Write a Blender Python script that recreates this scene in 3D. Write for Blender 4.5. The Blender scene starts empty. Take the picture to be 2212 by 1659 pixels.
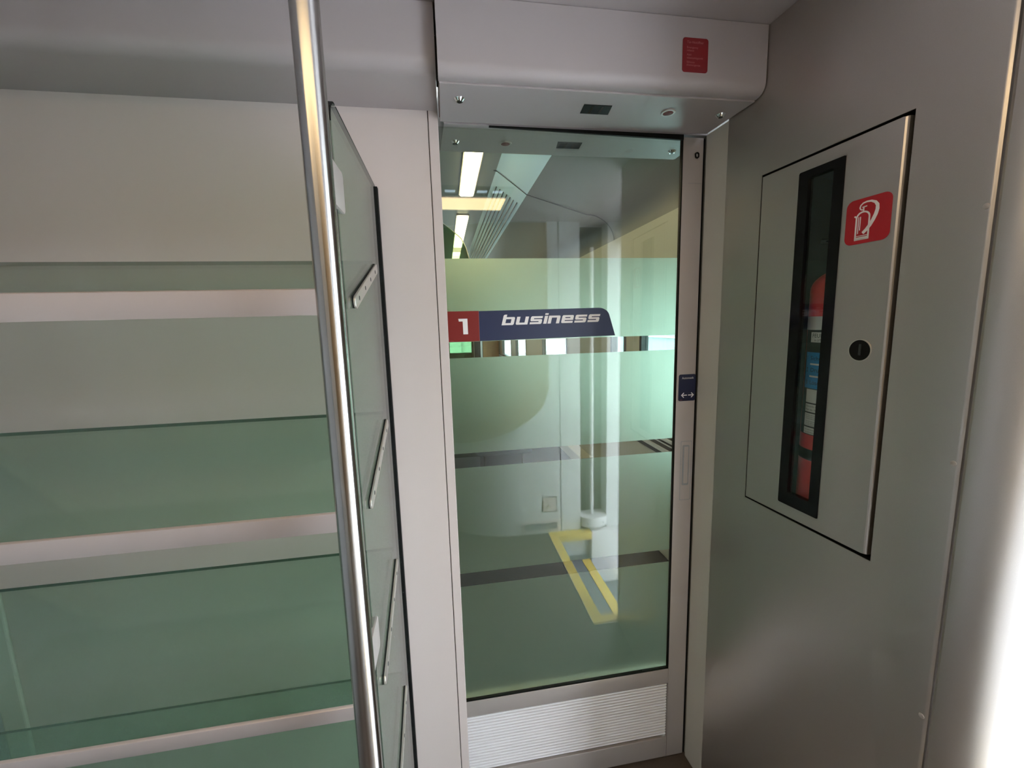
import bpy, bmesh, math
from mathutils import Vector, Matrix
sc = bpy.context.scene
C = sc.collection
PI = math.pi
V = Vector

# ------------------------------------------------------------------ basics
D = 1.1457                      # distance of the rack wall / door plane in front of the viewer
PW = V((0.752, 1.1457, 0.0))    # foot of the silver wall at the door
TU = V((0.06596, -0.99782, 0))  # along the silver wall, from the door towards the viewer
NR = V((-0.99782, -0.06596, 0)) # silver wall normal, into the vestibule

def wal(u, z, off=0.0):         # point on the silver wall
    p = PW + TU*u + NR*off
    return V((p.x, p.y, z))
def dor(x, z, off=0.0):         # point on the door plane (off: towards the viewer)
    return V((x, D-off, z))
def wx(y):                      # x of the silver wall at depth y
    return 0.752 + (D-y)*0.0661

# ------------------------------------------------------------------ materials
def nodes(name):
    m = bpy.data.materials.new(name); m.use_nodes = True
    nt = m.node_tree
    return m, nt, nt.nodes['Principled BSDF']
def mat(name, col, rough=0.5, metal=0.0, spec=0.5, noise=0.0, nscale=300.0, bump=0.0, aniso=0.0, coat=0.0, stretch=None):
    m, nt, b = nodes(name)
    b.inputs['Base Color'].default_value = (*col, 1)
    b.inputs['Roughness'].default_value = rough
    b.inputs['Metallic'].default_value = metal
    b.inputs['Specular IOR Level'].default_value = spec
    b.inputs['Coat Weight'].default_value = coat
    if aniso: b.inputs['Anisotropic'].default_value = aniso
    if noise or bump:
        tc = nt.nodes.new('ShaderNodeTexCoord')
        n = nt.nodes.new('ShaderNodeTexNoise'); n.inputs['Scale'].default_value = nscale
        n.inputs['Detail'].default_value = 3
        if stretch:
            mp = nt.nodes.new('ShaderNodeMapping'); mp.inputs['Scale'].default_value = stretch
            nt.links.new(tc.outputs['Object'], mp.inputs['Vector']); nt.links.new(mp.outputs['Vector'], n.inputs['Vector'])
        else:
            nt.links.new(tc.outputs['Object'], n.inputs['Vector'])
        if noise:
            mx = nt.nodes.new('ShaderNodeMix'); mx.data_type = 'RGBA'
            mx.inputs['A'].default_value = (*[c*(1-noise) for c in col], 1)
            mx.inputs['B'].default_value = (*[min(1, c*(1+noise)) for c in col], 1)
            nt.links.new(n.outputs['Fac'], mx.inputs['Factor'])
            nt.links.new(mx.outputs['Result'], b.inputs['Base Color'])
        if bump:
            bp = nt.nodes.new('ShaderNodeBump'); bp.inputs['Strength'].default_value = bump
            bp.inputs['Distance'].default_value = 0.0006
            nt.links.new(n.outputs['Fac'], bp.inputs['Height'])
            nt.links.new(bp.outputs['Normal'], b.inputs['Normal'])
    return m
def emit(name, col, s):
    m = bpy.data.materials.new(name); m.use_nodes = True; nt = m.node_tree; nt.nodes.clear()
    o = nt.nodes.new('ShaderNodeOutputMaterial'); e = nt.nodes.new('ShaderNodeEmission')
    e.inputs['Color'].default_value = (*col, 1); e.inputs['Strength'].default_value = s
    nt.links.new(e.outputs[0], o.inputs[0]); return m
def glass(name, tint, f0=0.05, rough=0.0, f90=0.9, haze=0.0, hazecol=(.5,.6,.55)):
    # clear sheet: tinted transmission plus a mirror reflection that grows at grazing angles
    m = bpy.data.materials.new(name); m.use_nodes = True; nt = m.node_tree; nt.nodes.clear()
    N = nt.nodes.new; L = nt.links.new
    o = N('ShaderNodeOutputMaterial'); t = N('ShaderNodeBsdfTransparent'); g = N('ShaderNodeBsdfGlossy')
    t.inputs['Color'].default_value = (*tint, 1); g.inputs['Roughness'].default_value = rough
    lw = N('ShaderNodeLayerWeight'); lw.inputs['Blend'].default_value = 0.5
    p = N('ShaderNodeMath'); p.operation = 'POWER'; p.inputs[1].default_value = 5
    L(lw.outputs['Facing'], p.inputs[0])
    mr = N('ShaderNodeMapRange'); mr.inputs['To Min'].default_value = f0; mr.inputs['To Max'].default_value = f90
    L(p.outputs[0], mr.inputs['Value'])
    mx = N('ShaderNodeMixShader'); L(mr.outputs[0], mx.inputs[0])
    if haze:
        d = N('ShaderNodeBsdfDiffuse'); d.inputs['Color'].default_value = (*hazecol, 1)
        h = N('ShaderNodeMixShader'); h.inputs[0].default_value = haze
        L(t.outputs[0], h.inputs[1]); L(d.outputs[0], h.inputs[2]); L(h.outputs[0], mx.inputs[1])
    else:
        L(t.outputs[0], mx.inputs[1])
    L(g.outputs[0], mx.inputs[2]); L(mx.outputs[0], o.inputs[0]); return m
def frosted(name, tcol, dcol, k):
    m = bpy.data.materials.new(name); m.use_nodes = True; nt = m.node_tree; nt.nodes.clear()
    N = nt.nodes.new; L = nt.links.new
    o = N('ShaderNodeOutputMaterial'); t = N('ShaderNodeBsdfTranslucent'); d = N('ShaderNodeBsdfDiffuse')
    r = N('ShaderNodeBsdfRefraction'); r.inputs['Color'].default_value = (*tcol, 1)
    r.inputs['Roughness'].default_value = .62; r.inputs['IOR'].default_value = 1.4
    t.inputs['Color'].default_value = (*tcol, 1); d.inputs['Color'].default_value = (*dcol, 1)
    m0 = N('ShaderNodeMixShader'); m0.inputs[0].default_value = .85
    L(t.outputs[0], m0.inputs[1]); L(r.outputs[0], m0.inputs[2])
    mx = N('ShaderNodeMixShader'); mx.inputs[0].default_value = k
    L(m0.outputs[0], mx.inputs[1]); L(d.outputs[0], mx.inputs[2]); L(mx.outputs[0], o.inputs[0]); return m

M = {}
M['cream'] = mat('cream_paint', (.61, .52, .485), .42, bump=.12, nscale=900)
M['lilac'] = mat('warm_grey_paint', (.365, .318, .312), .45, bump=.15, nscale=900)
M['jamb'] = mat('jamb_paint', (.58, .54, .48), .45, bump=.1, nscale=900)
M['silver'] = mat('silver_paint', (.50, .455, .42), .35, .82, noise=.10, nscale=1600, bump=.06)
M['white'] = mat('white_gloss', (.78, .76, .76), .3)
M['grey'] = mat('grey_paint', (.30, .31, .32), .4)
M['alu'] = mat('satin_aluminium', (.46, .41, .38), .38, .35, bump=.08, nscale=900)
M['alurail'] = mat('shelf_rail_aluminium', (.56, .47, .44), .40, .35, bump=.08, nscale=900)
M['brackets'] = mat('bracket_alloy', (.62, .58, .52), .28, .8)
M['steel'] = mat('brushed_steel', (.52, .49, .47), .21, 1.0, noise=.06, nscale=60, stretch=(4, 4, 90), aniso=.95)
def _tan():
    nt = M['steel'].node_tree; b = nt.nodes['Principled BSDF']
    t = nt.nodes.new('ShaderNodeTangent'); t.direction_type = 'RADIAL'; t.axis = 'Z'
    nt.links.new(t.outputs[0], b.inputs['Tangent']); b.inputs['Anisotropic Rotation'].default_value = .25
_tan()
M['chrome'] = mat('chrome', (.8, .8, .8), .08, 1.0)
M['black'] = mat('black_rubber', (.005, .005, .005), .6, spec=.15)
M['blackgloss'] = mat('black_gloss', (.006, .006, .007), .16, spec=.22)
M['red'] = mat('red_vinyl', (.42, .010, .018), .38)
M['signred'] = mat('sign_red', (.20, .010, .008), .4)
M['blue'] = mat('sign_blue', (.014, .023, .070), .38)
M['navy'] = mat('sticker_navy', (.006, .010, .040), .38)
M['print'] = mat('white_print', (.82, .78, .76), .5)
M['pinkprint'] = mat('pale_print', (.40, .13, .13), .5)
M['darkred'] = mat('dark_red_vinyl', (.20, .006, .010), .45)
M['carpet'] = mat('dark_carpet', (.020, .020, .023), .95, noise=.5, nscale=250, bump=.4)
M['floor'] = mat('brown_floor', (.075, .055, .042), .55, noise=.25, nscale=160)
M['yellow'] = mat('yellow_edging', (.68, .50, .10), .5, noise=.15, nscale=400)
M['tread'] = mat('grey_tread', (.16, .17, .18), .7, noise=.25, nscale=500)
M['skyduct'] = mat('duct_sky_reflection', (.58, .82, 1.0), .3, .0)  # light blue stands in for the sky reflected on the ceiling duct
M['saloon'] = mat('saloon_panel', (.22, .22, .195), .45)
M['beige'] = mat('beige_panel', (.55, .52, .42), .5)
M['dark'] = mat('dark_trim', (.02, .022, .02), .4)
M['seat'] = mat('seat_fabric', (.02, .028, .028), .9, noise=.4, nscale=500)
M['wood'] = mat('wood_veneer', (.34, .18, .07), .45, noise=.35, nscale=14, stretch=(1, 1, 9))
M['oak'] = mat('tan_wood', (.34, .25, .15), .45, noise=.2, nscale=14, stretch=(9, 1, 1))
M['facade'] = mat('pale_facade', (.30, .35, .35), .8, noise=.06, nscale=3)
M['bluegrey'] = mat('blue_grey_pane', (.10, .15, .17), .3)
M['rearwhite'] = mat('rear_white', (.68, .68, .68), .4)
M['bottle'] = mat('bottle_red', (.85, .04, .035), .3)
M['boxgrey'] = mat('cabinet_inside', (.10, .095, .08), .6)
M['labelblue'] = mat('label_blue', (.02, .30, .70), .4)
M['labelwhite'] = mat('label_white', (.9, .88, .82), .5)
M['labeldark'] = mat('label_dark', (.015, .022, .022), .45)
M['led'] = mat('red_lens', (.16, .035, .035), .5, spec=.2)
M['concrete'] = mat('platform_paving', (.55, .56, .58), .8, noise=.12, nscale=8)
M['doorglass'] = glass('door_glass', (.89, .93, .88), .085)
M['backface'] = glass('window_glass', (.58, .67, .65), .04)
M['shelfglass'] = glass('shelf_glass', (.78, .885, .83), .085, .08, haze=.06, hazecol=(.45, .60, .53))
M['panelglass'] = glass('end_panel_glass', (.67, .765, .695), .05, .0, haze=.05, hazecol=(.4, .5, .46))
M['glassedge'] = mat('glass_edge', (.03, .10, .07), .2)
M['cabglass'] = glass('cabinet_window', (.85, .87, .86), .05)
M['salglass'] = glass('dark_screen_glass', (.35, .50, .35), .05)
M['frost'] = frosted('frosted_film', (.91, .955, .885), (.36, .47, .42), .03)
M['lamp'] = emit('lamp_diffuser', (1.0, .74, .40), 8.5)
M['slotglow'] = emit('cool_slot_glow', (.62, .80, 1.0), 3.5)  # pale blue glow for the vestibule ceiling slots
M['slamp'] = emit('saloon_lamp', (1.0, .86, .50), 20)
M['warmlamp'] = emit('cross_lamp', (1.0, .70, .30), 1.2)

# ------------------------------------------------------------------ mesh helpers
def bm_new(): return bmesh.new()
def bx(bm, x0, x1, y0, y1, z0, z1, bev=0.0, seg=2):
    vs = [bm.verts.new((x, y, z)) for x in (x0, x1) for y in (y0, y1) for z in (z0, z1)]
    f = [(0,1,3,2),(4,6,7,5),(0,4,5,1),(2,3,7,6),(0,2,6,4),(1,5,7,3)]
    fs = [bm.faces.new([vs[i] for i in q]) for q in f]
    if bev:
        es = list({e for q in fs for e in q.edges})
        bmesh.ops.bevel(bm, geom=es, offset=bev, segments=seg, affect='EDGES', profile=.5)
def plate(bm, pts, fn, d0, d1, bev=0.0):
    # closed outline pts (a, b) extruded from off=d0 to off=d1 through fn(a, b, off)
    a = [bm.verts.new(fn(p[0], p[1], d0)) for p in pts]
    b = [bm.verts.new(fn(p[0], p[1], d1)) for p in pts]
    n = len(pts)
    fs = [bm.faces.new(a), bm.faces.new(b)]
    for i in range(n): fs.append(bm.faces.new((a[i], a[(i+1) % n], b[(i+1) % n], b[i])))
    if bev: bmesh.ops.bevel(bm, geom=list(fs[1].edges), offset=bev, segments=3, affect='EDGES', profile=.5)
def rect(a0, a1, b0, b1): return [(a0, b0), (a1, b0), (a1, b1), (a0, b1)]
def rrect(a0, a1, b0, b1, r, n=6):
    out = []
    for cx, cy, s in ((a1-r, b0+r, -90), (a1-r, b1-r, 0), (a0+r, b1-r, 90), (a0+r, b0+r, 180)):
        for k in range(n+1):
            t = math.radians(s+90*k/n); out.append((cx+r*math.cos(t), cy+r*math.sin(t)))
    return out
def ring(bm, outer, inner, fn, d0, d1):
    # frame between two outlines with the same number of points
    n = len(outer)
    q = [[bm.verts.new(fn(p[0], p[1], d)) for p in pts] for pts in (outer, inner) for d in (d0, d1)]
    o0, o1, i0, i1 = q
    for i in range(n):
        j = (i+1) % n
        bm.faces.new((o0[i], o0[j], i0[j], i0[i])); bm.faces.new((o1[i], o1[j], i1[j], i1[i]))
        bm.faces.new((o0[i], o0[j], o1[j], o1[i])); bm.faces.new((i0[i], i0[j], i1[j], i1[i]))
def extr(bm, prof, fn, a0, a1, cap=True):
    # open or closed profile prof (p, q) swept from a0 to a1; fn(a, p, q); a0/a1 may be functions of (p, q)
    A = [bm.verts.new(fn(a0(*p) if callable(a0) else a0, *p)) for p in prof]
    B = [bm.verts.new(fn(a1(*p) if callable(a1) else a1, *p)) for p in prof]
    n = len(prof)
    for i in range(n if cap else n-1):
        j = (i+1) % n
        bm.faces.new((A[i], A[j], B[j], B[i]))
    if cap: bm.faces.new(A); bm.faces.new(B)
def tube(bm, pts, r, n=20, cap=True):
    pts = [V(p) for p in pts]; rings = []
    for i, p in enumerate(pts):
        d = (pts[min(i+1, len(pts)-1)]-pts[max(i-1, 0)]).normalized()
        a = V((0, 0, 1)) if abs(d.z) < .9 else V((1, 0, 0))
        u = d.cross(a).normalized(); w = d.cross(u)
        rings.append([bm.verts.new(p+(u*math.cos(2*PI*k/n)+w*math.sin(2*PI*k/n))*r) for k in range(n)])
    for a, b in zip(rings, rings[1:]):
        for k in range(n): bm.faces.new((a[k], a[(k+1) % n], b[(k+1) % n], b[k]))
    if cap: bm.faces.new(rings[0]); bm.faces.new(rings[-1])
def lathe(bm, prof, org, axis=(0, 0, 1), n=32, a0=0, a1=2*PI):
    axis = V(axis).normalized(); h = V((1, 0, 0)) if abs(axis.x) < .9 else V((0, 1, 0))
    u = axis.cross(h).normalized(); w = axis.cross(u); org = V(org)
    full = abs(a1-a0-2*PI) < 1e-6; cnt = n if full else n+1
    rs = []
    for r, z in prof:
        rs.append([bm.verts.new(org+axis*z+(u*math.cos(a0+(a1-a0)*k/n)+w*math.sin(a0+(a1-a0)*k/n))*max(r, 1e-5)) for k in range(cnt)])
    for a, b in zip(rs, rs[1:]):
        for k in range(n): bm.faces.new((a[k], a[(k+1) % cnt], b[(k+1) % cnt], b[k]))
def stroke(bm, pts, w, fn, d0, d1, closed=False):
    # flat ribbon of width w (number or list) along 2-D points
    P = [V((p[0], p[1])) for p in pts]; n = len(P)
    ws = w if isinstance(w, (list, tuple)) else [w]*n
    l, r = [], []
    for i in range(n):
        if closed: a, b = P[i-1], P[(i+1) % n]
        else: a, b = P[max(i-1, 0)], P[min(i+1, n-1)]
        d1_ = (P[i]-a) if (P[i]-a).length > 1e-9 else (b-P[i]); d2_ = (b-P[i]) if (b-P[i]).length > 1e-9 else (P[i]-a)
        t = d1_.normalized()+d2_.normalized(); t = t.normalized() if t.length > 1e-6 else d1_.normalized()
        nn = V((-t.y, t.x)); c = max(.5, abs(nn.dot(V((-d1_.y, d1_.x)).normalized())))
        l.append(P[i]+nn*ws[i]/2/c); r.append(P[i]-nn*ws[i]/2/c)
    L0, R0, L1, R1 = [[bm.verts.new(fn(p.x, p.y, d)) for p in q] for q, d in ((l, d0), (r, d0), (l, d1), (r, d1))]
    for i in range(n if closed else n-1):
        j = (i+1) % n
        bm.faces.new((L1[i], L1[j], R1[j], R1[i]))
        bm.faces.new((L0[i], L0[j], L1[j], L1[i])); bm.faces.new((R0[i], R0[j], R1[j], R1[i]))
def text_bm(bm, s, a, b, h, fn, off, width=None, shear=0.0):
    cu = bpy.data.curves.new('t', 'FONT'); cu.body = s; cu.size = 1; cu.shear = shear; cu.resolution_u = 3
    ob = bpy.data.objects.new('t', cu); C.objects.link(ob)
    dg = bpy.context.evaluated_depsgraph_get(); dg.update()
    me = bpy.data.meshes.new_from_object(ob.evaluated_get(dg))
    bpy.data.objects.remove(ob); bpy.data.curves.remove(cu)
    if not me.vertices: return
    x0 = min(v.co.x for v in me.vertices); x1 = max(v.co.x for v in me.vertices)
    sy = h/0.69; sx = (width/(x1-x0)) if width else sy
    vs = [bm.verts.new(fn(a+(v.co.x-x0)*sx, b+v.co.y*sy, off)) for v in me.vertices]
    for p in me.polygons:
        try: bm.faces.new([vs[i] for i in p.vertices])
        except ValueError: pass
    bpy.data.meshes.remove(me)

def wloc(o):
    v = V(o.location)
    p = o.parent
    while p: v += p.location; p = p.parent
    return v
def obj(name, bm, m, parent=None, smooth=False, label=None, angle=35):
    bmesh.ops.recalc_face_normals(bm, faces=bm.faces)
    me = bpy.data.meshes.new(name); 
    cs = [v.co for v in bm.verts]
    lo = V((min(c.x for c in cs), min(c.y for c in cs), min(c.z for c in cs)))
    hi = V((max(c.x for c in cs), max(c.y for c in cs), max(c.z for c in cs)))
    o0 = (lo+hi)/2
    if parent is None: o0.z = lo.z
    bmesh.ops.translate(bm, verts=bm.verts, vec=-o0)
    bm.to_mesh(me); bm.free(); me.materials.append(M[m])
    if smooth:
        for p in me.polygons: p.use_smooth = True
        me.set_sharp_from_angle(angle=math.radians(angle))
    o = bpy.data.objects.new(name, me); C.objects.link(o)
    if parent: o.parent = parent; o.location = o0-wloc(parent)
    else: o.location = o0
    if label: o['label'] = label
    return o
def thing(name, label, cat, loc, group=None):
    o = bpy.data.objects.new(name, None); C.objects.link(o); o.location = loc; o.empty_display_size = .05
    o['label'] = label; o['category'] = cat
    if group: o['group'] = group
    return o
def tag(o, label, cat, group=None):
    o['label'] = label; o['category'] = cat
    if group: o['group'] = group
    return o
def struct(name, bm, m, label=None, cat=None, **k):
    o = obj(name, bm, m, **k); o['kind'] = 'structure'
    if label: o['label'] = label
    if cat: o['category'] = cat
    return o
def copy_tree(o, parent=None):
    c = o.copy(); C.objects.link(c)
    if parent: c.parent = parent
    for ch in list(o.children): copy_tree(ch, c)
    return c

LX = -1.165     # left side wall of the vestibule
RY = -0.45      # rear wall of the vestibule
CZ = 2.158      # vestibule ceiling
SX = 1.43       # saloon window wall
SZ = 2.69       # saloon ceiling
# ================================================================== VESTIBULE SHELL
bm = bm_new(); bx(bm, LX-.06, .665, RY-.6, 1.30, -.05, 0)
bx(bm, .665, 1.30, .50, 1.30, -.05, 0)
bx(bm, .665, 1.30, RY-.06, RY, -.05, 0)
struct('floor', bm, 'floor', 'brown vestibule floor, only its corner showing under the glass door', 'floor')
bm = bm_new(); bx(bm, LX-.06, 1.5, RY-.6, 1.22, CZ, CZ+.05)
struct('ceiling', bm, 'lilac', 'warm grey vestibule ceiling above the door header', 'ceiling')
bm = bm_new(); bx(bm, LX-.06, LX, RY-.6, D+.05, -.05, CZ)
struct('wall_left', bm, 'grey', 'grey side wall at the left end of the luggage shelves', 'wall')
bm = bm_new()
bx(bm, LX, -.0155, D-.006, D+.0, 0, CZ); bx(bm, -.0138, .0105, D-.006, D+.0, 0, CZ, .0015, 1)
wbk = struct('wall_back', bm, 'cream', 'cream wall panel behind the luggage shelves and left of the glass door', 'wall')
bm = bm_new(); bx(bm, -.030, .0080, D+.0003, D+.0022, 0, CZ); obj('joint_backing', bm, 'black', wbk)
bm = bm_new()    # the partition body behind it, with the opening for the sliding door
bx(bm, LX-.06, -.06, D+.045, D+.08, 0, SZ); bx(bm, .757, SX+.05, D+.003, D+.08, 0, SZ)
bx(bm, -.06, .757, D+.21, D+.23, 2.16, SZ)
struct('wall_partition', bm, 'saloon', 'partition between vestibule and saloon, seen at the edge of the doorway', 'wall')
bm = bm_new()
bx(bm, LX, LX+.052, D-.016, D-.006, .0, CZ-.13, .004)
struct('trim_1', bm, 'jamb', 'narrow upright strip in the left corner behind the shelves', 'trim')
# jamb strip between door and silver wall
bm = bm_new(); plate(bm, rect(0.0, .087, 0, 2.0085), wal, -.03, .0)
struct('trim_2', bm, 'jamb', 'cream jamb strip between the sliding door and the silver wall', 'trim')

# left overhead bulkhead (profile y, z)
def arc(cy, cz, r, a0, a1, n=8):
    return [(cy+r*math.cos(math.radians(a0+(a1-a0)*k/n)), cz+r*math.sin(math.radians(a0+(a1-a0)*k/n))) for k in range(n+1)]
bm = bm_new()
prof = [(D-.0065, 2.033), (.995, 2.033)] + arc(.995, 2.063, .03, 270, 180) + [(.963, CZ-.001), (D-.0065, CZ-.001)]
extr(bm, prof, lambda a, p, q: V((a, p, q)), LX+.001, .0095)
obk = tag(obj('overhead_bulkhead', bm, 'lilac', smooth=True), 'long warm grey overhead bulkhead above the luggage shelves with a rounded lower edge', 'bulkhead')

# ================================================================== DOOR HEADER (and its twin on the far side)
hd = thing('door_header', 'warm grey door header above the glass door on the near side, with red sticker', 'door header', (.3865, D, 2.0))
bm = bm_new()
prof = [(.9705, 2.0135), (.966, 2.0135)] + [(.94+.024*(1-math.cos(t)), 2.0385-.025*math.sin(t)) for t in [math.radians(80-80*k/8) for k in range(9)]] + [(.94, CZ-.001), (D-.004, CZ-.001), (D-.004, 2.020), (.9705, 2.020)]
extr(bm, prof, lambda a, p, q: V((a, p, q)), .0135, lambda p, q: wx(p)-.004)
obj('housing', bm, 'lilac', hd, smooth=True)
bm = bm_new()
yb = D-.004
pts = [(.0155, .9715), (wx(.9715)-.004, .9715), (wx(yb)-.004, yb), (.0155, yb)]
plate(bm, pts, lambda a, b, o: V((a, b, 2.010+o)), .009, .0, .0012)
cov = obj('cover_panel', bm, 'lilac', hd)
def cyl_down(x, y, prof, m, name, par, n=28, seg=None):
    b = bm_new(); lathe(b, [(r, -z) for r, z in prof], (x, y, 2.010), n=n); return obj(name, b, m, par, smooth=True)
for x, y in ((.060, 1.031), (.717, 1.037)):
    s = cyl_down(x, y, [(0, .006), (.0072, .006), (.0085, .0045), (.0125, .0), (.013, -.001)], 'chrome', 'lock_screw', hd)
    cyl_down(x, y, [(0, .0068), (.005, .0068), (.0055, .0058)], 'dark', 'screw_socket', s)
bm = bm_new(); plate(bm, [(.353, 1.023), (.422, 1.022), (.428, 1.064), (.356, 1.064)], lambda a, b, o: V((a, b, 2.010-o)), -.001, .0012)
sw = obj('sensor_window', bm, 'black', hd, label='black sensor window')
for x in (.374, .399):
    bm = bm_new(); bx(bm, x, x+.005, 1.026, 1.06, 2.0082, 2.0087); obj('sensor_lens', bm, 'blackgloss', sw)
il = cyl_down(.575, 1.039, [(0, .0025), (.0125, .0025), (.0165, .0020), (.018, .0), (.018, -.001)], 'alu', 'indicator_light', hd)
il['label'] = 'round indicator with dull red lens'
cyl_down(.575, 1.039, [(0, .0034), (.010, .0034), (.0128, .0024)], 'led', 'lens', il)
far = copy_tree(hd); far.rotation_euler = (0, 0, PI); far.location = (.3865, D+.0, 2.0)
far['label'] = 'second door header on the far side, seen through the top of the glass'
hd['group'] = far['group'] = 'door headers'
bm = bm_new(); bx(bm, .0095, .0135, .962, .9995, 2.016, 2.094)
obj('gap_seal', bm, 'black', obk, label='black rubber gap seal')

# ================================================================== SLIDING DOOR
door = thing('door_1', 'sliding glass door with frosted bands, aluminium stile and ribbed vent at the foot', 'door', (.35, D, 0)); door['kind'] = 'structure'
F = .003  # leaf face just behind the wall face
def dl(x, z, off=0): return dor(x, z, off-F)
bm = bm_new(); plate(bm, rect(-.055, .6838, .340, 2.003), dl, -.011, -.003)
obj('glass_pane', bm, 'doorglass', door)
for z0, z1 in ((1.456, 1.679), (1.138, 1.4116), (.7687, 1.0945), (.340, .7253)):
    bm = bm_new(); plate(bm, rect(-.055, .6838, z0, z1), dl, -.0126, -.0113)
    obj('frosted_band', bm, 'frost', door)
bm = bm_new(); plate(bm, rect(.684, .746, .006, 2.003), dl, -.0115, 0, .002)
st = obj('stile', bm, 'alu', door, smooth=True)
bm = bm_new(); plate(bm, rect(.702, .746, .006, 2.003), dl, -.034, -.0118); obj('stile_back', bm, 'alu', door)
bm = bm_new(); plate(bm, rect(.6815, .6845, .348, 2.003), dl, -.0125, -.0012); plate(bm, rect(.746, .7535, .004, 2.003), dl, -.034, -.006)
plate(bm, rect(.010, .6845, .345, .3485), dl, -.0125, -.0012)
obj('rubber_gasket', bm, 'black', door)
bm = bm_new(); plate(bm, rect(-.055, .684, .291, .3455), dl, -.034, 0, .002); plate(bm, rect(-.055, .684, .006, .083), dl, -.034, 0, .002)
obj('bottom_rail', bm, 'alu', door, smooth=True)
bm = bm_new()
prof = [(-.02, .090)]
n = 19; h = (.290-.090)/n
for i in range(n):
    z = .090+i*h
    prof += [(-.0150, z+.0004), (-.0030, z+h*.22), (-.0015, z+h*.45), (-.0025, z+h*.72), (-.0150, z+h*.90)]
prof += [(-.02, .290)]
extr(bm, prof, lambda a, p, q: dl(a, q, p), -.055, .6805)
obj('vent_grille', bm, 'white', door, label='pale ribbed ventilation panel')
bm = bm_new(); plate(bm, rect(-.055, .6835, .082, .292), dl, -.026, -.021); obj('vent_backing', bm, 'black', door)
bm = bm_new(); plate(bm, [(.14, 2.0065), (.684, 1.9955), (.684, 2.009), (.14, 2.009)], dl, -.006, .001); obj('top_gap_shade', bm, 'black', door)  # black wedge standing in for the shadow gap under the header
# handle recess, lock ring, service line on the stile
bm = bm_new(); ring(bm, rrect(.704, .741, .937, 1.1285, .003), rrect(.7055, .7395, .9385, 1.127, .003), dl, -.001, .0004)
hp = obj('handle_plate', bm, 'grey', door)
bm = bm_new(); ring(bm, rrect(.7105, .7325, .986, 1.1155, .004), rrect(.7130, .7310, .989, 1.1125, .003), dl, .000, .0012)
ring(bm, rrect(.7130, .7310, .989, 1.1125, .003), rrect(.7160, .7300, .992, 1.1105, .003), dl, .0003, .0006)
obj('handle_recess', bm, 'grey', hp)
bm = bm_new(); ring(bm, rrect(.7195, .7325, 1.948, 1.9645, .006), rrect(.7228, .7292, 1.9517, 1.9608, .003), dl, -.001, .002)
obj('lock_ring', bm, 'black', door)
bm = bm_new(); plate(bm, rect(.702, .744, 1.8815, 1.8823), dl, -.001, .0003); obj('seam_line', bm, 'grey', door)

# class sign on the glass
sg = thing('class_sign', 'red and blue class sign lettered business, stuck across the glass door', 'sign', (.25, D+.01, 1.457))
G = -.0055
def gl(x, z, off=0): return dl(x, z, G+off+.003)
bm = bm_new(); plate(bm, rect(.0095, .0945, 1.457, 1.5392), gl, -.0003, .0006); rf = obj('red_field', bm, 'signred', sg, label='red square with figure 1')
bm = bm_new()
pts = [(.0952, 1.457), (.488, 1.4605)] + [(.437+.0338*math.cos(t), 1.5140+.0265*math.sin(t)) for t in [math.radians(15+75*k/10) for k in range(11)]] + [(.0952, 1.5385)]
plate(bm, pts, gl, -.0003, .0006); bf = obj('blue_field', bm, 'blue', sg, label='dark blue field')
bm = bm_new(); plate(bm, [(.051, 1.477), (.064, 1.477), (.0635, 1.519), (.039, 1.519), (.0403, 1.5118), (.0505, 1.5118)], gl, .0006, .001); obj('figure', bm, 'print', rf)
bm = bm_new(); plate(bm, rect(.0945, .0952, 1.457, 1.5392), gl, -.0003, .0008); obj('edge_line', bm, 'pinkprint', rf)
bm = bm_new(); plate(bm, rect(.014, .024, 1.4590, 1.4598), gl, .0006, .001); obj('print_mark', bm, 'pinkprint', rf)
bm = bm_new()
W_, H_, sv, sh = 34.5, 22., 9.6, 5.6
def ch(x0, x1, y0, y1, cut=''):
    c = 2.6; p = []
    p += [(x0+c, y0)] if 'a' in cut else [(x0, y0)]
    p += [(x1-c, y0), (x1, y0+c)] if 'b' in cut else [(x1, y0)]
    p += [(x1, y1-c), (x1-c, y1)] if 'c' in cut else [(x1, y1)]
    p += [(x0+c, y1), (x0, y1-c)] if 'd' in cut else [(x0, y1)]
    if 'a' in cut: p.append((x0, y0+c))
    return p
m1, m2 = 8.3, 13.7; t1 = H_-sh; R_ = W_-sv
GL = {
 'b': [ch(0, sv, 0, 29, 'd'), ch(sv, W_, 0, sh, 'b'), ch(sv, W_, t1, H_, 'c'), ch(R_, W_, sh, t1)],
 'u': [ch(0, sv, sh, H_), ch(R_, W_, sh, H_), ch(0, W_, 0, sh, 'a')],
 's': [ch(0, W_, t1, H_, 'd'), ch(0, sv, m2, t1), ch(0, W_, m1, m2, 'ac'), ch(R_, W_, sh, m1), ch(0, W_, 0, sh, 'b')],
 'i': [ch(0, sv, 0, H_), ch(0, sv, 24.6, 29.2)],
 'n': [ch(0, sv, 0, H_), ch(sv, W_, t1, H_, 'c'), ch(R_, W_, 0, t1)],
 'e': [ch(0, sv, sh, t1), ch(0, W_, t1, H_, 'cd'), ch(sv, W_, m1, m2), ch(R_, W_, m2, t1), ch(0, W_, 0, sh, 'a')],
}
for c, x0 in zip('business', (.1570, .1960, .2358, .2748, .2872, .3262, .3652, .4040)):
    k = 1.0 if c != 'i' else 1.0
    z0 = 1.4985+(x0-.157)*.009
    for poly in GL[c]:
        plate(bm, [(x0+(p[0]+.26*p[1])*.00097*k, z0+p[1]*.00099) for p in poly], gl, .0006, .001)
obj('lettering', bm, 'print', bf)

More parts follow.
